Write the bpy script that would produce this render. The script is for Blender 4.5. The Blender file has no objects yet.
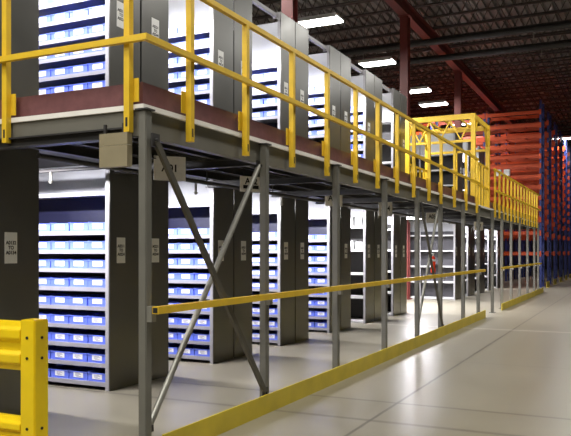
import bpy, math, random
from mathutils import Vector, Matrix
random.seed(7)
S = bpy.context.scene
COL = S.collection
# ------------------------------------------------------------------ materials
def nodes_mat(name):
    m = bpy.data.materials.new(name); m.use_nodes = True
    return m, m.node_tree.nodes, m.node_tree.links, m.node_tree.nodes['Principled BSDF']
def mat(name, c, rough=.5, metal=0., var=.12, scale=6., spec=.5, bump=0., rvar=0.):
    """principled paint / metal with a soft noise variation of colour and gloss"""
    m, N, L, P = nodes_mat(name)
    P.inputs['Metallic'].default_value = metal
    P.inputs['Roughness'].default_value = rough
    P.inputs['Specular IOR Level'].default_value = spec
    tc = N.new('ShaderNodeTexCoord'); nz = N.new('ShaderNodeTexNoise')
    nz.inputs['Scale'].default_value = scale; nz.inputs['Detail'].default_value = 4
    L.new(tc.outputs['Object'], nz.inputs['Vector'])
    r = N.new('ShaderNodeMapRange')
    r.inputs['To Min'].default_value = 1-var; r.inputs['To Max'].default_value = 1+var
    r.inputs['From Min'].default_value = .3; r.inputs['From Max'].default_value = .7
    L.new(nz.outputs['Fac'], r.inputs['Value'])
    mx = N.new('ShaderNodeVectorMath'); mx.operation = 'SCALE'
    mx.inputs[0].default_value = c[:3]
    L.new(r.outputs['Result'], mx.inputs['Scale']); L.new(mx.outputs['Vector'], P.inputs['Base Color'])
    if rvar:
        r2 = N.new('ShaderNodeMapRange'); r2.inputs['From Min'].default_value = .3; r2.inputs['From Max'].default_value = .7
        r2.inputs['To Min'].default_value = rough-rvar; r2.inputs['To Max'].default_value = rough+rvar
        L.new(nz.outputs['Fac'], r2.inputs['Value']); L.new(r2.outputs['Result'], P.inputs['Roughness'])
    if bump:
        b = N.new('ShaderNodeBump'); b.inputs['Strength'].default_value = bump
        L.new(nz.outputs['Fac'], b.inputs['Height']); L.new(b.outputs['Normal'], P.inputs['Normal'])
    return m
def emit(name, c, s):
    m, N, L, P = nodes_mat(name)
    P.inputs['Base Color'].default_value = (.8, .8, .8, 1)
    P.inputs['Emission Color'].default_value = (*c, 1); P.inputs['Emission Strength'].default_value = s
    return m
def sc(r, g, b):   # sRGB 0-255 -> linear
    f = lambda v: (v/255/12.92 if v/255 <= .04045 else ((v/255+.055)/1.055)**2.4)
    return (f(r), f(g), f(b))

AISLE_LAMP, CEIL_LAMP = 8., 5.   # glow of the visible diffusers; the light itself comes from the lamps' area lights
AISLE_W, BAY_W, CEIL_W = 42., 68., 70.
YEL = mat('yellow_paint', sc(228, 188, 44), .38, var=.06, scale=9)
YELB = mat('yellow_barrier_paint', sc(248, 212, 22), .32, var=.05, scale=5)
YELC = mat('yellow_kerb_paint', sc(212, 188, 46), .45, var=.1, scale=3)
BLK = mat('black_gap', (.01, .01, .01), .7)
GREY = mat('grey_post_paint', sc(110, 108, 99), .45, var=.08, scale=4)
FASC = mat('fascia_paint', sc(108, 105, 94), .5, var=.08, scale=3)
EDGE = mat('pale_deck_edge', sc(236, 232, 222), .6, var=.05)
TOE = mat('maroon_kick_plate', sc(114, 74, 74), .4, var=.14, scale=14)
DKS = mat('dark_steel', sc(56, 54, 52), .5, metal=.2, var=.12)
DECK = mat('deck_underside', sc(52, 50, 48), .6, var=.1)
GALV = mat('galvanised_tube', sc(148, 146, 136), .42, metal=.5, var=.1, scale=10)
DKB = mat('dark_brace', sc(88, 84, 74), .45, metal=.3, var=.1)
PANEL = mat('grey_end_panel', sc(102, 101, 96), .33, metal=.55, var=.05, scale=1.5, rvar=.05)
UPR = mat('pale_grey_upright', sc(160, 158, 160), .45, var=.05)
SHELF = mat('shelf_grey', sc(156, 154, 160), .45, var=.05)
OPENS = mat('pale_shelf', sc(206, 205, 204), .45, var=.04)
NAVY = mat('navy_back_panel', sc(27, 28, 58), .5, var=.05)
DARKB = mat('dark_back_panel', sc(44, 42, 40), .6, var=.1)
GREYB = mat('grey_back_panel', sc(74, 72, 76), .6, var=.1)
WHITEB = mat('white_back_panel', sc(196, 197, 200), .5, var=.04, scale=3)
BIN = mat('blue_plastic_bin', sc(104, 124, 230), .4, var=.05, scale=4)
PAPER = mat('white_paper', sc(238, 238, 234), .7, var=.02)
INK = mat('grey_ink', sc(150, 150, 170), .8, var=.02)
BINK = mat('black_ink', sc(26, 24, 24), .8, var=.02)
CARD = mat('sign_card', sc(238, 234, 228), .6, var=.05, scale=20)
BEIGE = mat('beige_sheet', sc(142, 131, 102), .55, var=.05, scale=12)
RED = mat('red_column_paint', sc(102, 39, 33), .5, var=.12, scale=3)
ORED = mat('orange_red_rack_beam', sc(198, 72, 22), .45, var=.1, scale=3)
BLUE = mat('blue_rack_paint', sc(40, 54, 120), .45, var=.12, scale=3)
CEILM = mat('ceiling_deck_metal', sc(126, 121, 117), .5, metal=.0, var=.14, scale=.5)
JOI = mat('joist_dark_paint', sc(70, 62, 60), .6, var=.12, scale=2)
PIPE = mat('dark_pipe', sc(40, 37, 36), .5, var=.1)
WALL = mat('warehouse_wall', sc(92, 88, 84), .8, var=.08, scale=.4)
LAMPH = mat('lamp_housing', sc(206, 206, 204), .4, var=.03)
EXTR = mat('red_extinguisher', sc(226, 58, 22), .35, var=.05)
BOXW = mat('white_box', sc(226, 226, 224), .6, var=.04)
AEM = emit('aisle_tube_light', (.94, .93, 1.), AISLE_LAMP)
BEM = emit('bay_tube_light', (.95, .96, 1.), 5.)
CEM = emit('highbay_light', (1., .985, .95), CEIL_LAMP)

def floor_mat():
    m, N, L, P = nodes_mat('polished_concrete')
    tc = N.new('ShaderNodeTexCoord'); sep = N.new('ShaderNodeSeparateXYZ')
    L.new(tc.outputs['Object'], sep.inputs[0])
    def noise(scale, det, stretch=None):
        n = N.new('ShaderNodeTexNoise'); n.inputs['Scale'].default_value = scale; n.inputs['Detail'].default_value = det
        if stretch:
            mp = N.new('ShaderNodeMapping'); mp.inputs['Scale'].default_value = stretch
            L.new(tc.outputs['Object'], mp.inputs['Vector']); L.new(mp.outputs['Vector'], n.inputs['Vector'])
        else: L.new(tc.outputs['Object'], n.inputs['Vector'])
        return n
    n1 = noise(.7, 3); n2 = noise(5, 2); n3 = noise(1., 2, (.35, 1.6, 1))
    add = N.new('ShaderNodeMath'); add.operation = 'ADD'; L.new(n1.outputs['Fac'], add.inputs[0]); L.new(n2.outputs['Fac'], add.inputs[1])
    add2 = N.new('ShaderNodeMath'); add2.operation = 'ADD'; L.new(add.outputs[0], add2.inputs[0]); L.new(n3.outputs['Fac'], add2.inputs[1])
    ramp = N.new('ShaderNodeMapRange'); ramp.inputs['From Min'].default_value = .9; ramp.inputs['From Max'].default_value = 2.1
    L.new(add2.outputs[0], ramp.inputs['Value'])
    mix = N.new('ShaderNodeMix'); mix.data_type = 'RGBA'
    mix.inputs['A'].default_value = (*sc(141, 135, 117), 1); mix.inputs['B'].default_value = (*sc(151, 144, 126), 1)
    L.new(ramp.outputs['Result'], mix.inputs['Factor'])
    col = mix.outputs['Result']
    def line(axis, pos, half, c, amt, cur):
        s = N.new('ShaderNodeMath'); s.operation = 'SUBTRACT'; L.new(sep.outputs[axis], s.inputs[0]); s.inputs[1].default_value = pos
        # wobble so that saw cuts and scuffs are not ruler lines
        w = N.new('ShaderNodeMath'); w.operation = 'MULTIPLY_ADD'; L.new(n2.outputs['Fac'], w.inputs[0]); w.inputs[1].default_value = half*.8; L.new(s.outputs[0], w.inputs[2])
        a = N.new('ShaderNodeMath'); a.operation = 'ABSOLUTE'; L.new(w.outputs[0], a.inputs[0])
        r = N.new('ShaderNodeMapRange'); r.inputs['From Min'].default_value = half*.5; r.inputs['From Max'].default_value = half*1.5
        r.inputs['To Min'].default_value = amt; r.inputs['To Max'].default_value = 0
        L.new(a.outputs[0], r.inputs['Value'])
        k = N.new('ShaderNodeMix'); k.data_type = 'RGBA'; L.new(r.outputs['Result'], k.inputs['Factor'])
        L.new(cur, k.inputs['A']); k.inputs['B'].default_value = (*c, 1)
        return k.outputs['Result']
    dk = sc(84, 78, 68)
    col = line('X', -2.26, .016, dk, .85, col)
    for y, h, a in ((6.55, .035, .6), (7.42, .03, .6), (10.6, .02, .2), (20.5, .03, .3), (26, .03, .3)):
        col = line('Y', y, h, dk, a, col)
    col = line('Y', 15.4, .09, sc(222, 214, 200), .4, col)
    col = line('X', 1.9, .012, dk, .5, col)
    L.new(col, P.inputs['Base Color'])
    rr = N.new('ShaderNodeMapRange'); rr.inputs['To Min'].default_value = .282; rr.inputs['To Max'].default_value = .33
    L.new(ramp.outputs['Result'], rr.inputs['Value']); L.new(rr.outputs['Result'], P.inputs['Roughness'])
    P.inputs['Specular IOR Level'].default_value = .5
    return m
FLOOR = floor_mat()

# ------------------------------------------------------------------ mesh builder
class MB:
    def __init__(s): s.v = []; s.f = []; s.m = []
    def _box8(s, p, m=0):
        b = len(s.v); s.v += [tuple(q) for q in p]
        for q in ((0,3,2,1),(4,5,6,7),(0,1,5,4),(1,2,6,5),(2,3,7,6),(3,0,4,7)):
            s.f.append(tuple(b+i for i in q)); s.m.append(m)
        return s
    def box(s, x0, x1, y0, y1, z0, z1, m=0):
        x0, x1 = sorted((x0, x1)); y0, y1 = sorted((y0, y1)); z0, z1 = sorted((z0, z1))
        return s._box8([(x0,y0,z0),(x1,y0,z0),(x1,y1,z0),(x0,y1,z0),(x0,y0,z1),(x1,y0,z1),(x1,y1,z1),(x0,y1,z1)], m)
    def bar(s, p, q, w, h, m=0, up=(0,0,1)):
        p = Vector(p); q = Vector(q); d = (q-p).normalized(); u = Vector(up)
        if abs(d.dot(u)) > .98: u = Vector((1,0,0))
        r = d.cross(u).normalized()*w/2; t = r.cross(d).normalized()*h/2
        return s._box8([p-r-t, p+r-t, q+r-t, q-r-t, p-r+t, p+r+t, q+r+t, q-r+t], m)
    def tube(s, p, q, r, n=12, m=0, r2=None):
        p = Vector(p); q = Vector(q); d = (q-p).normalized(); u = Vector((0,0,1)) if abs(d.z) < .9 else Vector((1,0,0))
        a = d.cross(u).normalized(); c = d.cross(a).normalized(); b = len(s.v); r2 = r if r2 is None else r2
        for k in range(n):
            th = 2*math.pi*k/n; o = a*math.cos(th)+c*math.sin(th)
            s.v.append(tuple(p+o*r)); s.v.append(tuple(q+o*r2))
        for k in range(n):
            j = (k+1) % n; s.f.append((b+2*k, b+2*j, b+2*j+1, b+2*k+1)); s.m.append(m)
        s.f.append(tuple(b+2*k for k in range(n))[::-1]); s.m.append(m)
        s.f.append(tuple(b+2*k+1 for k in range(n))); s.m.append(m)
        return s
    def lathe(s, prof, cx=0, cy=0, n=16, m=0):
        b = len(s.v)
        for r, z in prof:
            for k in range(n): s.v.append((cx+r*math.cos(2*math.pi*k/n), cy+r*math.sin(2*math.pi*k/n), z))
        for i in range(len(prof)-1):
            for k in range(n):
                j = (k+1) % n; s.f.append((b+i*n+k, b+i*n+j, b+(i+1)*n+j, b+(i+1)*n+k)); s.m.append(m)
        return s
    def prism(s, prof, axis, a0, a1, m=0):
        """closed profile extruded along 'x' (prof = y,z) or 'y' (prof = x,z)"""
        b = len(s.v); n = len(prof)
        for a in (a0, a1):
            for p in prof: s.v.append((a, p[0], p[1]) if axis == 'x' else (p[0], a, p[1]))
        for k in range(n):
            j = (k+1) % n; s.f.append((b+k, b+j, b+n+j, b+n+k)); s.m.append(m)
        s.f.append(tuple(range(b, b+n))[::-1]); s.m.append(m); s.f.append(tuple(range(b+n, b+2*n))); s.m.append(m)
        return s
    def mesh(s, name, mats, bevel=0):
        me = bpy.data.meshes.new(name); me.from_pydata(s.v, [], s.f)
        for k in (mats if isinstance(mats, (list, tuple)) else [mats]): me.materials.append(k)
        me.polygons.foreach_set('material_index', s.m); me.update()
        import bmesh
        bm = bmesh.new(); bm.from_mesh(me); bmesh.ops.recalc_face_normals(bm, faces=bm.faces)
        if bevel: bmesh.ops.bevel(bm, geom=[e for e in bm.edges], offset=bevel, segments=2, affect='EDGES', clamp_overlap=True)
        bm.to_mesh(me); bm.free()
        return me
    def build(s, name, mats, parent=None, loc=(0,0,0), bevel=0):
        o = bpy.data.objects.new(name, s.mesh(name, mats, bevel)); COL.objects.link(o)
        o.location = loc
        if parent: o.parent = parent
        return o
def tag(o, label=None, cat=None, group=None, kind=None):
    if label: o['label'] = label
    if cat: o['category'] = cat
    if group: o['group'] = group
    if kind: o['kind'] = kind
    return o
def thing(name, label, cat, loc=(0,0,0), rz=0, group=None):
    o = bpy.data.objects.new(name, None); COL.objects.link(o); o.empty_display_size = .2
    o.location = loc; o.rotation_euler = (0, 0, rz)
    return tag(o, label, cat, group)
def area(name, parent, loc, sx, sy, watts, c, tilt=0.):
    d = bpy.data.lights.new(name, 'AREA'); d.shape = 'RECTANGLE'; d.size = sx; d.size_y = sy; d.energy = watts; d.color = c
    o = bpy.data.objects.new(name, d); COL.objects.link(o); o.parent = parent; o.location = loc; o.rotation_euler = (tilt, 0, 0)
    return o
def kids(o): return [c for c in COL.objects if c.parent == o]
def copy_tree(o, loc=None, parent=None, label=None, ch=None):
    c = o.copy(); COL.objects.link(c)
    if parent: c.parent = parent
    if loc is not None: c.location = loc
    if label: c['label'] = label
    for k in (ch if ch is not None else kids(o)): copy_tree(k, None, c)
    return c
def text_mesh(body, size, align='CENTER'):
    cu = bpy.data.curves.new('txt', 'FONT'); cu.body = body; cu.size = size
    cu.align_x = align; cu.align_y = 'CENTER'; cu.extrude = .0006; cu.offset = size*.028
    cu.space_line = 1.0
    o = bpy.data.objects.new('txt', cu); COL.objects.link(o)
    dg = bpy.context.evaluated_depsgraph_get()
    me = bpy.data.meshes.new_from_object(o.evaluated_get(dg)); bpy.data.objects.remove(o)
    me.materials.clear(); me.materials.append(BINK)
    return me
ORD = ['zeroth', 'first', 'second', 'third', 'fourth', 'fifth', 'sixth', 'seventh', 'eighth', 'ninth', 'tenth', 'eleventh', 'twelfth',
       'thirteenth', 'fourteenth', 'fifteenth', 'sixteenth', 'seventeenth', 'eighteenth', 'nineteenth', 'twentieth',
       'twenty-first', 'twenty-second', 'twenty-third', 'twenty-fourth', 'twenty-fifth', 'twenty-sixth', 'twenty-seventh', 'twenty-eighth', 'twenty-ninth', 'thirtieth', 'thirty-first', 'thirty-second', 'thirty-third', 'thirty-fourth', 'thirty-fifth', 'thirty-sixth', 'thirty-seventh']

# ------------------------------------------------------------------ setting
X0, X1, Y0, Y1, ZC = -32., 9., -8., 72., 10.6
tag(MB().box(X0, X1, Y0, Y1, -.2, 0).build('floor', FLOOR), kind='structure')
def ceiling():
    mb = MB(); per, amp = .32, .12; n = int((X1-X0)/per); prof = []
    for k in range(n):
        x = X0+k*per
        prof += [(x, ZC), (x+.16, ZC), (x+.18, ZC+amp), (x+.30, ZC+amp)]
    prof.append((X1, ZC)); prof += [(X1, ZC+.3), (X0, ZC+.3)]
    b = len(mb.v); m = len(prof)
    for a in (Y0, Y1):
        for p in prof: mb.v.append((p[0], a, p[1]))
    for k in range(m):
        j = (k+1) % m; mb.f.append((b+k, b+j, b+m+j, b+m+k)); mb.m.append(0)
    tag(mb.build('ceiling', CEILM), kind='structure')
ceiling()
for nm, a in (('wall_left', (X0-.3, X0, Y0, Y1)), ('wall_right', (X1, X1+.3, Y0, Y1)), ('wall_back', (X0-.3, X1+.3, Y1, Y1+.3)), ('wall_front', (X0-.3, X1+.3, Y0-.3, Y0))):
    tag(MB().box(*a, 0, ZC+.3).build(nm, WALL), kind='structure')

# roof joists running across the aisle
def joists():
    top = MB().box(X0, X1, -.05, .05, .46, .53); bot = MB().box(X0, X1, -.04, .04, 0, .05)
    web = MB(); n = 90; st = (X1-X0)/n
    for k in range(n):
        a = X0+k*st; web.bar((a, 0, .03), (a+st/2, 0, .49), .024, .024); web.bar((a+st/2, 0, .49), (a+st, 0, .03), .024, .024)
    root = thing('roof_joist', 'x', 'roof joist', (0, 17.6, 10.065), 0, 'open-web roof joists')
    ch = [top.build('top_chord', JOI, root), bot.build('bottom_chord', JOI, root), web.build('web', JOI, root)]
    for k in range(36):
        lab = 'dark open-web steel joist under the corrugated roof, %s in line from the nearest' % ORD[k+1]
        if k == 0: root['label'] = lab
        else: copy_tree(root, (0, 17.6+k*1.38, 10.065), None, lab, ch)
joists()
# red girder and columns
GX = -7.04
g = thing('roof_girder', 'long red steel girder running away under the roof joists', 'girder', (GX, 0, 9.6))
MB().box(-.15, .15, 0, 70, 0, .03).build('bottom_flange', RED, g)
MB().box(-.15, .15, 0, 70, .42, .45).build('top_flange', RED, g)
MB().box(-.02, .02, 0, 70, .03, .42).build('web', RED, g)
def column(y, lab):
    c = thing('steel_column', lab, 'column', (GX, y, 0), 0, 'red building columns')
    MB().box(-.14, .14, -.14, -.115, .02, 9.58).box(-.14, .14, .115, .14, .02, 9.58).box(-.012, .012, -.115, .115, .02, 9.58).build('shaft', RED, c)
    MB().box(-.2, .2, -.2, .2, 0, .02).build('base_plate', RED, c)
    MB().box(-.2, .2, -.2, .2, 9.58, 9.6).build('cap_plate', RED, c)
COLY = (14.78, 23.9, 32.1, 42.5)
for y, l in zip(COLY, ('red steel column rising above the third shelving row at the top of the picture', 'red steel column standing just left of the yellow pallet gate',
                       'red steel column showing above the yellow pallet gate', 'distant red steel column deep among the pallet racks')): column(y, l)
for y, l in ((26.6, 'dark round pipe crossing under the roof, the nearer of two'), (29.0, 'dark round pipe crossing under the roof, the farther of two')):
    p = thing('ceiling_pipe', l, 'pipe', (0, y, 9.42), 0, 'pipes under the roof')
    MB().tube((X0+.02, 0, 0), (X1-.02, 0, 0), .13, 14).build('pipe_run', PIPE, p)
    for x in (-9.5, -3.2, -.8, 1.6, 4.2):
        MB().tube((x, 0, -.12), (x, 0, -.34), .022, 8).tube((x, 0, -.34), (x, 0, -.37), .05, 8).build('sprinkler_head', GALV, p)

# ------------------------------------------------------------------ high-bay lamps
def highbay(first=[None]):
    root = thing('highbay_lamp', 'x', 'ceiling lamp', (0, 0, 8.5), 0, 'fluorescent high-bay lamps')
    ch = [MB().box(-.62, .62, -.33, .33, .05, .11).box(-.62, .62, -.33, -.3, 0, .05).box(-.62, .62, .3, .33, 0, .05).build('housing', LAMPH, root),
          MB().box(-.6, .6, -.3, .3, -.01, .05).build('diffuser', CEM, root),
          area('lamp_light', root, (0, 0, -.02), 1.18, .58, CEIL_W, (1., .985, .95)),
          MB().tube((-.5, 0, .12), (-.5, 0, 1.575), .008, 6).build('hanger', DKS, root),
          MB().tube((.5, 0, .12), (.5, 0, 1.575), .008, 6).build('hanger', DKS, root)]
    return root, ch
hb, hbch = highbay()
spots = []
for k, y in enumerate((-3.5, 2, 7.5, 13, 20, 25.3, 30.4, 33.5, 39.2, 45, 51)):
    spots.append((-8.5, y))
for y in (-4, 2, 8, 14, 20, 26): spots.append((-.9, y))
spots += [(-4.7, -5), (-4.7, 0)]  # unseen pair added off the grid to brighten barrier and near end
spots.append((-3.9, 47))
LAMPL = {(-8.5, 20): 'white rectangular high-bay lamp nearest, highest in the picture beside the shelving tops',
         (-8.5, 25.3): 'white rectangular high-bay lamp, second highest, left of the red column',
         (-8.5, 30.4): 'white rectangular high-bay lamp just right of the red column, upper one',
         (-8.5, 33.5): 'white rectangular high-bay lamp just above the left end of the yellow gate top',
         (-8.5, 39.2): 'white rectangular high-bay lamp seen within the yellow gate top',
         (-8.5, 45): 'far white high-bay lamp low over the back of the mezzanine',
         (-8.5, 51): 'farthest white high-bay lamp over the back of the mezzanine',
         (-3.9, 47): 'white high-bay lamp far right beyond the blue rack uprights'}
# lamps the picture shows, grid lamps outside the frame, and a pair added as near-end fill
used = False
for i, (x, y) in enumerate(spots):
    lab = LAMPL.get((x, y), 'white rectangular high-bay lamp hanging out of the picture over row %s, place %s' % ({-8.5: 'shelving', -.9: 'main aisle', -15.5: 'rear', -4.7: 'added fill'}[x] if (x, y) not in LAMPL else '', ORD[i+1]) )
    if not used: hb.location = (x, y, 8.5); hb['label'] = lab; used = True
    else: copy_tree(hb, (x, y, 8.5), None, lab, hbch)

# ------------------------------------------------------------------ mezzanine
FX, ME0, ME1, DZ, RX = -3.38, 4.5, 29.6, 2.735, -5.425
mz = thing('mezzanine_deck', 'long raised mezzanine floor with grey steel edge beam and pale deck edge', 'mezzanine', (0, 0, 0))
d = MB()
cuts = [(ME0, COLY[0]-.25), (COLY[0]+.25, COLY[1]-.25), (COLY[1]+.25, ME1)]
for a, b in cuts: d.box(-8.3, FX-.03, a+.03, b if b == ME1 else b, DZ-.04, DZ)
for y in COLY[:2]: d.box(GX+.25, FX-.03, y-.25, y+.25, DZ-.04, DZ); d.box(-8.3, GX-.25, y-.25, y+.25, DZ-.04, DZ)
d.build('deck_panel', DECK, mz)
MB().box(FX-.03, FX+.0, ME0-.0, ME1, DZ-.04, DZ).box(-8.3, FX-.03, ME0, ME0+.03, DZ-.04, DZ).build('deck_edge', EDGE, mz)
MB().box(FX-.06, FX-.04, ME0+.04, ME1, 2.495, DZ-.04).box(FX-.12, FX-.06, ME0+.04, ME1, 2.495, 2.515).build('edge_beam', FASC, mz)
MB().box(-8.3, FX-.04, ME0+.02, ME0+.04, 2.495, DZ-.04).box(-8.3, FX-.06, ME0+.04, ME0+.1, 2.495, 2.515).build('end_beam', FASC, mz)
for x in (-3.95, -4.5, -5.05):
    MB().box(x-.03, x+.03, ME0+.1, ME1, 2.665, 2.693).box(x-.03, x-.02, ME0+.1, ME1, 2.575, 2.665).box(x-.03, x+.03, ME0+.1, ME1, 2.565, 2.575).build('floor_joist', DKS, mz)
POSTY = (4.52, 6.5, 8.45, 10.4, 12.2, 13.85, 15.9, 17.6, 19.5, 21., 22.7, 24.5, 26.4, 28.3, 29.5)
for y in POSTY:
    MB().box(RX+.15, FX-.14, y-.05, y+.05, 2.48, 2.49).box(RX+.15, FX-.14, y-.008, y+.008, 2.49, 2.55).box(RX+.15, FX-.14, y-.05, y+.05, 2.55, 2.563).build('cross_beam', DKS, mz)
MB().box(FX-.075, FX-.045, ME0+.081, 17.5, DZ+.001, DZ+.18).box(FX-.075, FX-.045, 19.5, ME1, DZ+.001, DZ+.18).build('kick_plate', TOE, mz)
MB().box(-8.3, FX-.045, ME0+.05, ME0+.08, DZ+.001, DZ+.18).build('kick_plate', TOE, mz)

# support posts
pr = thing('support_post', 'x', 'post', (FX, POSTY[0], 0), 0, 'grey posts under the mezzanine edge')
ph = .0375
pch = [MB().box(-ph, ph, -ph, ph, .012, 2.683).build('shaft', GREY, pr, bevel=.006),
       MB().box(-.075, .075, -.075, .075, 0, .012).build('base_plate', GREY, pr),
       MB().box(-.055, .055, -.055, .055, 2.683, 2.695).build('cap_plate', DKS, pr)]
PL = ['grey steel post at the near corner of the mezzanine'] + ['grey steel post under the mezzanine front edge, %s along from the corner post' % ORD[k] for k in range(1, len(POSTY))]
for k, y in enumerate(POSTY):
    if k == 0: pr['label'] = PL[0]
    else: copy_tree(pr, (FX, y, 0), None, PL[k], pch)
# cross braces
def brace(name, lab, y0, z0, y1, z1, x, m, round_):
    b = thing(name, lab, 'brace', (x, 0, 0), 0, 'diagonal braces between posts')
    p, q = (0, y0, z0), (0, y1, z1)
    (MB().tube(p, q, .026, 12) if round_ else MB().bar(p, q, .03, .055)).build('brace_bar', m, b)
    for (y, z, yy) in ((y0, z0, y0), (y1, z1, y1)):
        MB().box(-.006, .006, yy-.05, yy+.05, z-.05, z+.05).tube((-.02, yy, z), (.03, yy, z), .014, 8).build('end_plate', DKS, b)
brace('diagonal_brace', 'dark diagonal brace falling away from the corner post top to the second post foot', 4.57, 2.46, 6.40, .2, FX+.06, DKB, False)
brace('diagonal_brace', 'shiny galvanised diagonal brace rising from the corner post foot to the second post', 4.62, .24, 6.45, 2.47, FX-.035, GALV, True)
brace('diagonal_brace', 'dark brace of the far crossed pair, falling away to the right', 12.28, 2.42, 13.8, .2, FX+.055, DKB, False)
brace('diagonal_brace', 'pale galvanised brace of the far crossed pair, rising to the right', 12.28, .2, 13.8, 2.42, FX-.035, GALV, True)

# ------------------------------------------------------------------ guardrails
def gpost(rail, x, y, facing):
    """post bolted to the face of the edge beam, slot in its foot"""
    h = .026
    mb = MB().box(-h, h, -h, h, 2.52, 3.765)
    if facing == 'x': mb.box(h, h+.002, -.009, .009, 2.56, 2.63, 1).box(-.034, -h, -.085, h, DZ+.02, DZ+.2)
    else: mb.box(-.009, .009, -h-.002, -h, 2.56, 2.63, 1).box(-.03, .075, h, .034, DZ+.02, DZ+.2)
    return mb.build('post', [YEL, BLK], rail, (x, y, 0))
GP = FX-.04+.028 + .0
def rail_front(lab, ys, y0, y1):
    r = thing('guardrail', lab, 'guardrail', (0, 0, 0), 0, 'yellow guardrails on the mezzanine edge')
    for y in ys: gpost(r, FX+.028, y, 'x')
    MB().box(FX+.004, FX+.052, y0-(.052 if y0 < 5 else 0), y1, 3.767, 3.812).build('top_rail', YEL, r)
    MB().box(FX+.055, FX+.098, y0-(.098 if y0 < 5 else 0), y1, 3.19, 3.237).box(FX+.057, FX+.096, y1, y1+.003, 3.193, 3.234, 1).build('mid_rail', [YEL, BLK], r)
    return r
rail_front('yellow guardrail along the near half of the mezzanine front, corner to pallet gate', [5.1, 6.06, 7.1, 8.09, 9.08, 10.0, 10.95, 11.9, 12.9, 13.8, 14.95, 16.1, 17.3], 4.5, 17.42)
rail_front('yellow guardrail along the far end of the mezzanine front beyond the pallet gate', [19.75+k*.7 for k in range(14)], 19.62, 29.55)
r = thing('guardrail', 'yellow guardrail across the near end of the mezzanine at picture left', 'guardrail', (0, 0, 0), 0, 'yellow guardrails on the mezzanine edge')
for x in (-3.5, -4.78, -6.06): gpost(r, x, ME0-.028, 'y')
MB().box(-7.2, FX+.0035, ME0-.052, ME0-.004, 3.767, 3.812).build('top_rail', YEL, r)
MB().box(-7.2, FX+.0545, ME0-.098, ME0-.055, 3.19, 3.237).build('mid_rail', YEL, r)

# lower handrail between the posts and kerb on the floor
for lab, y0, y1, ys in (('long yellow handrail bolted across the grey posts at waist height', 4.5, 17.8, POSTY[:8]), ('far yellow handrail at waist height beyond the pallet drop gap', 20.3, 29.5, POSTY[9:])):
    r = thing('handrail', lab, 'handrail', (FX+.11, 0, 1.157), 0, 'handrails under the mezzanine')
    MB().box(-.028, .028, y0, y1, -.028, .028).box(-.02, .02, y0-.003, y0, -.02, .02, 1).build('rail', [YEL, BLK], r)
    for y in ys: MB().box(-.073, -.028, y-.03, y+.03, -.09, .03).build('bracket', GALV, r)
for lab, y0, y1 in (('long low yellow floor kerb along the near half of the mezzanine front', 4.62, 18.0), ('low yellow floor kerb along the far end of the mezzanine front', 20.4, 30.4)):
    k = thing('floor_kerb', lab, 'kerb', (FX+.09, 0, 0), 0, 'yellow floor kerbs')
    MB().box(-.006, .012, y0, y1, 0, .187).build('kerb_rail', YELC, k)
    y = y0+.4
    while y < y1: MB().box(-.012, -.006, y-.03, y+.03, 0, .12).box(-.05, -.012, y-.03, y+.03, 0, .006).build('bracket', GALV, k); y += 2.

# ------------------------------------------------------------------ pallet safety gate on the mezzanine
gx0, gx1, gy0, gy1 = -5.12, -3.5, 17.62, 19.5
gt = thing('pallet_safety_gate', 'tall yellow box-shaped pallet safety gate on the mezzanine edge', 'safety gate', (0, 0, DZ))
H = 2.2
for x in (gx0, gx1):
    for y in (gy0, gy1):
        MB().box(x-.05, x+.05, y-.05, y+.05, .01, H).box(x-.1, x+.1, y-.1, y+.1, 0, .01).build('post', YEL, gt)
for y in (gy0, gy1):
    MB().box(gx0+.05, gx1-.05, y-.03, y+.03, H-.13, H).build('header', YEL, gt)
    MB().box(gx0+.05, gx1-.05, y-.025, y+.025, H-.68, H-.62).build('cross_bar', YEL, gt)
    for k in range(6 if y == gy0 else 0):
        a = gx0+.05+k*(gx1-gx0-.1)/6; b = a+(gx1-gx0-.1)/6
        MB().bar((a, y, H-.62 if k % 2 else H-.13), (b, y, H-.13 if k % 2 else H-.62), .03, .03).build('lattice_bar', YEL, gt)
for x in (gx0, gx1):
    MB().box(x-.03, x+.03, gy0+.05, gy1-.05, H-.12, H).build('side_beam', YEL, gt)
    MB().bar((x, gy1-.5, H-.06), (x, gy1, H-.6), .05, .05).build('corner_brace', YEL, gt)
    MB().bar((x, gy0+.5, H-.06), (x, gy0, H-.6), .05, .05).build('corner_brace', YEL, gt)
    for z in (.53, 1.07): MB().box(x-.02, x+.02, gy0+.05, gy1-.05, z-.022, z+.022).build('side_rail', YEL, gt)
    for y in (gy0+.38, gy0+.76, gy0+1.14, gy0+1.52): MB().box(x-.025, x+.025, y-.025, y+.025, .02, 1.07).build('baluster', YEL, gt)
for x in (gx0+.4, gx0+.8, gx0+1.2):
    MB().box(x-.02, x+.02, gy0, gy1, H-.05, H-.01).build('roof_bar', YEL, gt)
    MB().box(x-.025, x+.025, gy1-.025, gy1+.025, .02, H-.62).build('baluster', YEL, gt)

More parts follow.
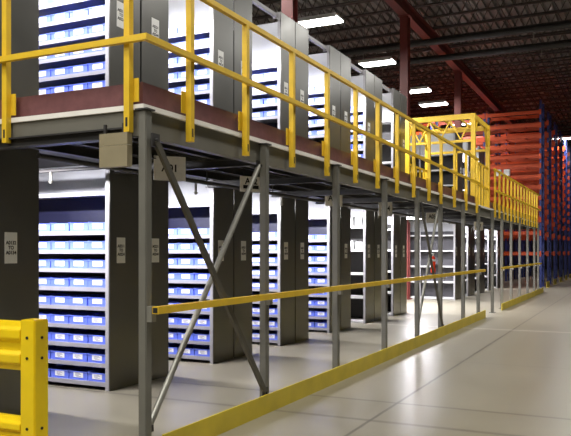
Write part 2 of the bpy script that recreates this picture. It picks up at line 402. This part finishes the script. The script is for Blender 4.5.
# ------------------------------------------------------------------ pallet guard at the left
PX, PY = -4.262, 4.27
gr = thing('barrier_rail', 'thick yellow ribbed guard barrier in the left foreground', 'barrier', (PX, PY, 0))
def bpost(x):
    MB().box(x-.076, x+.076, -.076, .076, .02, 1.07).build('post', YELB, gr, bevel=.008)
    MB().box(x-.14, x+.14, -.14, .14, 0, .02).build('base_plate', YELB, gr)
    for z in (.93, .77, .22, .06):
        MB().tube((x, -.076, z), (x, -.082, z), .012, 8).build('bolt_head', BLK, gr); MB().tube((x+.076, 0, z), (x+.082, 0, z), .012, 8).build('bolt_head', BLK, gr)
bpost(0.); bpost(-2.4)
def ribs(z0, z1):
    h = z1-z0; p = [(.03, z0), (-.02, z0), (-.035, z0+.1*h), (-.075, z0+.17*h), (-.078, z0+.33*h), (-.035, z0+.43*h), (-.03, z0+.57*h), (-.078, z0+.67*h), (-.075, z0+.83*h), (-.035, z0+.9*h), (-.02, z1), (.03, z1)]
    MB().prism(p, 'x', -2.32, -.08).build('ribbed_rail', YELB, gr, bevel=.004)
ribs(.66, 1.05); ribs(.0+.02, .29)

# beige plate, aisle signs
b = thing('beige_box', 'beige square sheet box hung under the deck corner left of the corner post', 'box', (-3.625, 4.46, 2.255))
MB().box(-.125, .145, -.03, .03, 0, .165).build('body', BEIGE, b)
MB().box(-.125, .145, -.03, .03, .168, .26).build('flap', BEIGE, b)
MB().box(-.124, .144, -.026, .026, .165, .168).build('fold_line', EDGE, b)
MB().box(-.1, -.08, -.01, .01, .26, .335).build('hanger', DKS, b); MB().box(.08, .1, -.01, .01, .26, .335).build('hanger', DKS, b)
SW = math.radians(61)
def sign(x, y, z0, z1, w, txt, size, lab, second=False, rz=SW):
    s = thing('aisle_sign', lab, 'sign', (x, y, z0), rz, 'aisle signs under the deck')
    h = z1-z0
    bd = MB().box(-w/2, w/2, -.004, .004, 0, h).build('board', CARD, s)
    t = bpy.data.objects.new('lettering', text_mesh(txt, size)); COL.objects.link(t); t.parent = s
    t.rotation_euler = (math.pi/2, 0, 0); t.location = (0, -.0055, h*.5 if not second else h*.68)
    if second: MB().box(-.12, -.04, -.0056, -.004, .04, .085).build('dark_mark', BINK, s); MB().box(.02, .11, -.0056, -.004, .04, .085).build('dark_mark', BINK, s)
    [MB().tube((q, 0, h), (q, 0, 2.692-z0), .004, 6).build('hanger', DKS, s) for q in (-w*.35, w*.35)]
sign(-4.38, 6.28, 2.345, 2.60, .34, 'A01', .105, 'pale hanging sign reading A01 just right of the corner post', rz=math.radians(50))
sign(-4.38, 8.06, 2.36, 2.555, .33, 'A02', .11, 'pale hanging sign reading A02 left of the second post', True)
sign(-4.4, 10.9, 2.34, 2.6, .36, 'A03', .14, 'pale hanging sign partly hidden behind the third post')
sign(-4.4, 13.6, 2.30, 2.6, .36, 'A04', .14, 'pale hanging sign partly hidden behind the fourth post')
sign(-4.4, 17.2, 2.30, 2.6, .40, 'A05', .14, 'pale hanging sign left of the far crossed braces')
sign(-4.2, 21.9, 2.24, 2.5, .40, 'A07', .14, 'far pale hanging sign near the pallet drop gap')

# sprinkler line under the walkway
sp = thing('sprinkler_line', 'dark sprinkler pipe with drop heads under the mezzanine walkway', 'sprinkler pipe', (-4.75, 0, 2.45))
MB().tube((0, 4.8, 0), (0, 29, 0), .025, 10).build('pipe_run', PIPE, sp)
for y in (6.0, 7.6, 9.4, 11.6, 13.8, 16, 18.2, 20.4): MB().tube((0, y, .02), (0, y, .245), .008, 6).build('hanger', DKS, sp)
for y in (7.35, 9.7, 12, 14.2, 16.5):
    MB().tube((0, y, 0), (0, y, -.13), .014, 8).tube((0, y, -.13), (0, y, -.16), .03, 10, r2=.012).build('drop_head', GALV, sp)
MB().tube((0, 6.75, 0), (0, 6.95, 0), .045, 12).build('coupling', RED, sp)
for y in (5.95,):
    MB().tube((0, y, .03), (-2.2, y, .03), .02, 10).build('branch_pipe', PIPE, sp)
    for x in (-.95, -1.3): MB().tube((x, y, .03), (x, y, -.08), .012, 8).tube((x, y, -.08), (x, y, -.11), .03, 10, r2=.012).build('drop_head', GALV, sp)
# fire extinguisher on the sixth post
fe = thing('fire_extinguisher', 'orange-red fire extinguisher hung on a post at the far crossed braces', 'fire extinguisher', (FX-.14, 13.85, 1.2))
MB().lathe([(0, 0), (.042, 0), (.048, .02), (.048, .25), (.035, .3), (.02, .32), (0, .32)]).build('cylinder', EXTR, fe)
MB().lathe([(.049, .22), (.049, .26)]).build('white_band', PAPER, fe)
MB().tube((0, 0, .32), (0, 0, .36), .016, 8).box(-.02, .02, -.07, .03, .36, .38).build('valve', BOXW, fe)
MB().box(.047, .102, -.02, .02, .1, .16).build('bracket', DKS, fe)

# ------------------------------------------------------------------ shelving
LN, DP = 2.42, .565
PITCH, Z00, LIP = .219, .0925, .046
_cache = {}
def cm(key, fn):
    if key not in _cache: _cache[key] = fn()
    return _cache[key]
def link(name, me, parent, loc=(0, 0, 0)):
    o = bpy.data.objects.new(name, me); COL.objects.link(o); o.parent = parent; o.location = loc; return o
def shelving(lab, y, z, h, levels, back, hdr, face, card, cardz, cardy, size=.048):
    """local frame: x runs 0 .. -LN along the run, y 0 .. DP from the open front to the back; face=-1 opens towards the camera"""
    u = thing('shelving_unit', lab, 'shelving unit', (RX, y, z), 0, 'steel shelving units')
    fy = (lambda a: a) if face < 0 else (lambda a: DP-a)
    k = face
    link('end_panel', cm(('ep', h), lambda: MB().box(-.012, 0, 0, DP, 0, h).mesh('end_panel', PANEL)), u)
    for i, x in enumerate((-.012, -1.19, -LN+.05)):
        link('upright', cm(('up', h, k), lambda: MB().box(-.048, 0, fy(-.006), fy(.03), 0, h).mesh('upright', UPR)), u, (x, 0, 0))
    link('back_panel', cm(('bk', h, k, back.name, hdr), lambda: MB().box(-LN, -.014, fy(DP-.012), fy(DP-.002), 0.02, hdr).mesh('back_panel', back)), u)
    link('header_panel', cm(('hd', h, k, hdr), lambda: MB().box(-LN, -.062, fy(DP-.10), fy(DP-.09), hdr, h).mesh('header_panel', WHITEB)), u)
    sm = cm(('sh', k), lambda: MB().box(-LN, -.062, fy(.014), fy(DP-.014), -.012, 0).box(-LN, -.062, fy(-.004), fy(.012), -LIP, 0).mesh('shelf', SHELF))
    sm = sm if len(levels) > 5 else cm(('shw', k), lambda: MB().box(-LN, -.062, fy(.014), fy(DP-.014), -.012, 0).box(-LN, -.062, fy(-.004), fy(.012), -LIP, 0).mesh('shelf', OPENS))
    for zz in levels: link('shelf', sm, u, (0, 0, zz))
    # printed card on the end panel
    cw, chh = .155, .30
    c = link('label_card', cm('card', lambda: MB().box(0.0005, .0025, -cw/2, cw/2, -chh/2, chh/2).mesh('label_card', PAPER)), u, (0, cardy, cardz))
    tm = cm(('tx', card), lambda: text_mesh(card, size))
    t = link('lettering', tm, c, (.0032, 0, 0)); t.rotation_euler = (math.pi/2, 0, math.pi/2)
    return u
LOWB = [Z00+PITCH*k for k in range(9)]; LOW = LOWB + [2.30]
UPB = [Z00+PITCH*k for k in range(10)]
OPEN = [.06, .6, 1.13, 1.66, 2.18]
HL, HU = 2.685, 2.95
ROWS = [6.59, 8.86, 11.04, 13.24, 15.36, 17.42, 24.3, 26.4, 28.4, 30.5, 32.6]
RN = ['first full row', 'second row', 'third row', 'fourth row', 'fifth row', 'sixth row', 'seventh row beyond the open bay', 'eighth row', 'ninth row at the mezzanine end', 'tenth row past the mezzanine', 'last row before the pallet racks']
CARDS = ['A0211\nTO\nA0224', 'A0311\nTO\nA0324', 'A0411\nTO\nA0424', 'A0511\nTO\nA0524', 'A0611\nTO\nA0624', 'A0711\nTO\nA0724', 'A0811\nTO\nA0824', 'A0911\nTO\nA0924', 'A1011\nTO\nA1024', 'A1211\nTO\nA1224', 'A1311\nTO\nA1324']
CARDB = [c.replace('11', '31').replace('24', '44') for c in CARDS]
for lvl, z, h in (('lower', 0, HL), ('upper', DZ+.001, HU)):
    low = lvl == 'lower'
    nm = 'at floor level' if low else 'on the mezzanine'
    cz = 1.62 if low else 1.64
    shelving('grey shelving unit at the left edge, %s, end panel filling the corner' % nm, 4.93, z, h, OPEN, DARKB, 2.3, 1, 'A0132\nTO\nA0134', cz+.02, .2)
    for i, y in enumerate(ROWS if low else ROWS[:9]):
        full = i < 4 or (not low and i == 4)
        lv = (LOW if low else UPB) if full else OPEN
        bk = NAVY if full else (GREYB if i >= 6 and low else DARKB)
        hd = 2.31 if low else 2.2
        shelving('%s grey shelving unit %s in the %s' % ('blue-bin' if full else 'open-shelf', nm, RN[i]), y, z, h, lv, bk, hd, -1, CARDS[i], cz, .2)
        shelving('grey shelving unit %s, rear half of the %s' % (nm, RN[i]), y+DP+.03, z, h, OPEN, DARKB, hd, 1, CARDB[i], cz, .28)

# storage bins
def make_bin():
    w, dpt, h = .137, .40, .110
    root = thing('storage_bin', 'x', 'storage bin', (0, 0, 0), 0, 'blue shelf bins with white labels')
    mb = MB().box(-w, w, 0, dpt, 0, .006)
    mb.box(-w, w, 0, .006, .006, h*.86).box(-w, w, dpt-.006, dpt, .006, h).box(-w, -w+.006, .006, dpt-.006, .006, h).box(w-.006, w, .006, dpt-.006, .006, h)
    mb.box(-w-.003, w+.003, -.008, 0, h*.80, h*.86+.004)          # rolled rim of the front
    mb.box(-w-.002, w+.002, -.006, 0, .0, .012)                   # foot rib
    body = mb.build('bin_body', BIN, root)
    lb = MB().box(-.072, .072, -.004, 0, .026, .087)
    for zz, a, c in ((.073, -.045, .03), (.061, -.045, .045), (.049, -.045, .01), (.038, -.03, .04)): lb.box(a, c, -.0046, -.004, zz-.003, zz+.003, 1)
    lab = lb.build('label', [PAPER, INK], root)
    return root, [body, lab]
b0, bch = make_bin(); first = True
CN = ['rightmost', 'second from right', 'third from right', 'fourth from right']
def put(i, lvl, k, c, where):
    global first
    jit = random.uniform(-.008, .008)
    loc = (RX-.062-.145-c*.287+random.uniform(-.003, .003), ROWS[i]+.034+jit, (0 if lvl == 'lower' else DZ+.001)+Z00+PITCH*k+.0005)
    lab = 'blue white-labelled bin, %s, %s, %s %s bay' % (CN[c], where, ORD[i+1] if i else 'nearest', lvl)
    if first: b0.location = loc; b0['label'] = lab; first = False; return
    copy_tree(b0, loc, None, lab, bch)
for i, nc in ((0, 4), (1, 4), (2, 3), (3, 3)):
    for k in range(9):
        for c in range(nc):
            put(i, 'lower', k, c, 'lowest shelf' if k == 0 else '%s shelf up' % ORD[k+1])
for i, k0, k1, nc in ((0, 3, 8, 4), (1, 4, 9, 3), (2, 5, 9, 3), (3, 5, 9, 3), (4, 4, 9, 2)):
    for k in range(k0, k1+1):
        for c in range(nc):
            if i == 0: w = 'lowest shelf above the kick plate' if k == k0 else '%s shelf above the kick plate' % ORD[k-k0+1]
            else: w = 'top shelf' if k == k1 else '%s shelf from top' % ORD[k1-k+1]
            put(i, 'upper', k, c, w)
# white cartons on open shelves
def carton(x, y, z, w, d_, h, lab):
    c = thing('white_carton', lab, 'carton', (x, y, z), 0, 'white cartons on open shelves')
    MB().box(-w/2, w/2, -d_/2, d_/2, 0, h).build('carton_body', BOXW, c, bevel=.004)
    MB().box(-w/2-.001, w/2+.001, -.025, .025, h, h+.001).box(-.025, .025, -d_/2-.001, -d_/2, h*.6, h+.001).build('tape', CARD, c)
carton(RX-.2, ROWS[4]+.2, 2.18, .16, .25, .2, 'white carton on the top shelf of the fifth lower bay, right one')
carton(RX-.45, ROWS[4]+.2, 2.18, .2, .25, .22, 'white carton on the top shelf of the fifth lower bay, left one')
carton(RX-.2, ROWS[4]+.2, 1.66, .16, .25, .17, 'white carton on the fourth shelf of the fifth lower bay, right one')
carton(RX-.42, ROWS[4]+.2, 1.66, .18, .25, .2, 'white carton on the fourth shelf of the fifth lower bay, left one')

# aisle strip lamps on the unit opposite each bin face
def strip_lamp():
    root = thing('strip_lamp', 'x', 'strip lamp', (0, 0, 0), 0, 'strip lamps in the shelving aisles')
    ch = [MB().box(-1.3, 0, -.03, .09, .02, .035).box(-1.3, 0, -.03, -.022, -.045, .02).box(-1.3, 0, .082, .09, -.021, .02).build('hood', LAMPH, root),
          MB().tube((-1.29, .03, -.005), (.012, .03, -.005), .016, 10).build('tube', AEM, root),
          area('lamp_light', root, (-.64, .034, -.026), 1.28, .05, AISLE_W, (.94, .93, 1.), math.radians(22))]
    return root, ch
sl, slch = strip_lamp(); sfirst = True
bay_tube = MB().box(-1.28, -.02, -.15, .15, -.02, .019).mesh('diffuser', BEM)
bay_light = slch[2].data.copy(); bay_light.size_y = .3; bay_light.energy = BAY_W
bay_hood = MB().box(-1.3, 0, -.17, .17, .02, .035).mesh('plain_housing', LAMPH)
ends = [4.93+DP] + [y+2*DP+.03 for y in ROWS]
for i, y in enumerate(ends[:-1]):
    for lvl, z in [('lower', 2.52)] if i >= 9 else (('lower', 2.52), ('upper', 5.16)):
        lab = 'white strip lamp lighting the %s %s aisle' % (ORD[i+1] if i else 'nearest', lvl)
        loc = (RX-.12, y+.031, z)
        if sfirst: sl.location = loc; sl['label'] = lab; sfirst = False
        else: copy_tree(sl, loc, None, lab, slch)
for i, (x, y) in enumerate(((-7.0, 19.6), (-7.0, 20.9), (-7.0, 22.2))):
    c = copy_tree(sl, (x, y, 2.655), None, 'white flat panel lamp under the deck of the open bay, %s away' % ('nearest', 'middle', 'farthest')[i], slch)
    c.rotation_euler = (0, 0, math.pi)
    ck = kids(c); ck[1].data = bay_tube; ck[0].data = bay_hood; ck[1].name = 'diffuser'; ck[2].data = bay_light; ck[2].location = (-.65, 0, -.024); ck[2].rotation_euler = (0, 0, 0); c.name = 'panel_lamp'; c['group'] = 'panel lamps in the open bay'
# ties bridging the aisles between the unit tops
for i in range(1, 6):
    a = ROWS[i-1]+2*DP+.03; bb = ROWS[i]
    t = thing('aisle_tie', 'pale steel tie bridging the tops of the %s and %s upper rows' % (ORD[i], ORD[i+1]), 'tie bar', (RX-.1, 0, DZ+HU-.08), 0, 'ties over the upper aisles')
    MB().box(-.03, .03, a, bb-.007, 0, .005).box(-.03, -.025, a, bb-.007, .005, .06).box(.025, .03, a, bb-.007, .005, .06).build('channel', UPR, t)
    MB().box(-.04, .04, a, a+.006, -.03, .08).build('end_plate', UPR, t); MB().box(-.04, .04, bb-.013, bb-.007, -.03, .08).build('end_plate', UPR, t)

# ------------------------------------------------------------------ pallet racks beyond the mezzanine
LV = tuple(1.6+(q-1.6)*1.148 for q in (1.6, 2.42, 2.95, 3.38, 3.82, 4.24, 4.66, 5.08, 5.46, 5.86, 6.25, 6.68, 7.2))
RKX, RKD = -3.8, 1.1
RKY = (34.5, 37.65, 40.8, 43.95, 47.1, 50.25)
def rack():
    root = thing('pallet_rack', 'x', 'pallet rack', (RKX, 34.5, 0), 0, 'pallet racks beyond the mezzanine')
    ch = []
    for f in range(5):
        x = -f*2.5; fr = MB()
        for y in (0, RKD-.08): fr.box(x-.1, x, y, y+.08, .01, 8.5 if f == 0 else 8.1); fr.box(x-.15, x+.05, y-.03, y+.11, 0, .01)
        ub = fr.build('upright_frame', BLUE, root)
        br = MB(); zz = .3; s = 1
        while zz < 7.9:
            a, b_ = (.08, RKD-.08) if s > 0 else (RKD-.08, .08)
            br.bar((x-.05, a, zz), (x-.05, b_, zz+.62), .035, .035); br.bar((x-.05, .08, zz), (x-.05, RKD-.08, zz), .035, .035)
            zz += .62; s = -s
        br.build('lacing', BLUE, ub)
        ch.append(ub)
    for z in LV:
        mb = MB()
        for f in range(4):
            x = -f*2.5
            for y in (-.02, RKD-.03): mb.box(x-2.4-.0, x-.1, y, y+.05, z-.15, z); 
            for y in (-.03, RKD-.02+.045): mb.box(x-.13, x-.02, y, y+.006, z-.2, z+.04); mb.box(x-2.49, x-2.38, y, y+.006, z-.2, z+.04)
            for xx in (x-.8, x-1.7): mb.box(xx-.03, xx+.03, .03, RKD-.03, z-.05, z-.01)
        ch.append(mb.build('beam_level', ORED, root))
    return root, ch
rk, rch = rack()
RL = ['nearest tall red-beamed blue-upright pallet rack just past the mezzanine'] + ['tall red and blue pallet rack, %s back from the mezzanine' % ORD[k+1] for k in range(1, 6)]
for k, y in enumerate(RKY):
    if k == 0: rk['label'] = RL[0]
    else: copy_tree(rk, (RKX, y, 0), None, RL[k], rch)
    g = thing('rack_end_guard', 'low yellow floor guard at the end of the %s pallet rack' % ('nearest' if k == 0 else ORD[k+1]), 'floor guard', (RKX+.22, y, 0), 0, 'yellow guards at the rack ends')
    MB().box(-.01, .01, -.1, RKD+.1, 0, .26).box(.01, .09, -.1, RKD+.1, 0, .01).build('guard_plate', YELC, g)
    [MB().tube((.05, q, .01), (.05, q, .025), .015, 8).build('bolt', GALV, g) for q in (.1, RKD-.1)]
for x, lab in ((-5.72, 'small white carton on the nearest pallet rack, left of two'), (-5.33, 'small white carton on the nearest pallet rack, right of two')):
    c = thing('white_carton', lab, 'carton', (x, 34.52, LV[6]+.002), 0, 'white cartons on the pallet rack')
    MB().box(-.13, .13, -.06, .2, 0, .3).build('carton_body', BOXW, c, bevel=.004)
    MB().box(-.131, .131, .05, .09, .3, .301).build('tape', CARD, c)

# ------------------------------------------------------------------ camera, world, view
w = bpy.data.worlds.new('World'); S.world = w; w.use_nodes = True
w.node_tree.nodes['Background'].inputs['Color'].default_value = (.02, .02, .02, 1)
cd = bpy.data.cameras.new('Camera'); cam = bpy.data.objects.new('Camera', cd); COL.objects.link(cam)
cd.sensor_width = 36; cd.lens = 723/571*36; cd.shift_y = 34/571; cd.clip_end = 300
cam.location = (0, 0, 1.6); cam.rotation_euler = (math.pi/2, 0, math.radians(25.8))
S.camera = cam
S.view_settings.view_transform = 'Standard'; S.view_settings.look = 'None'; S.view_settings.gamma = 1
S.view_settings.exposure = 1.62
S.cycles.use_denoising = True
S.cycles.max_bounces = 8; S.cycles.diffuse_bounces = 4; S.cycles.glossy_bounces = 4
S.cycles.sample_clamp_indirect = 6
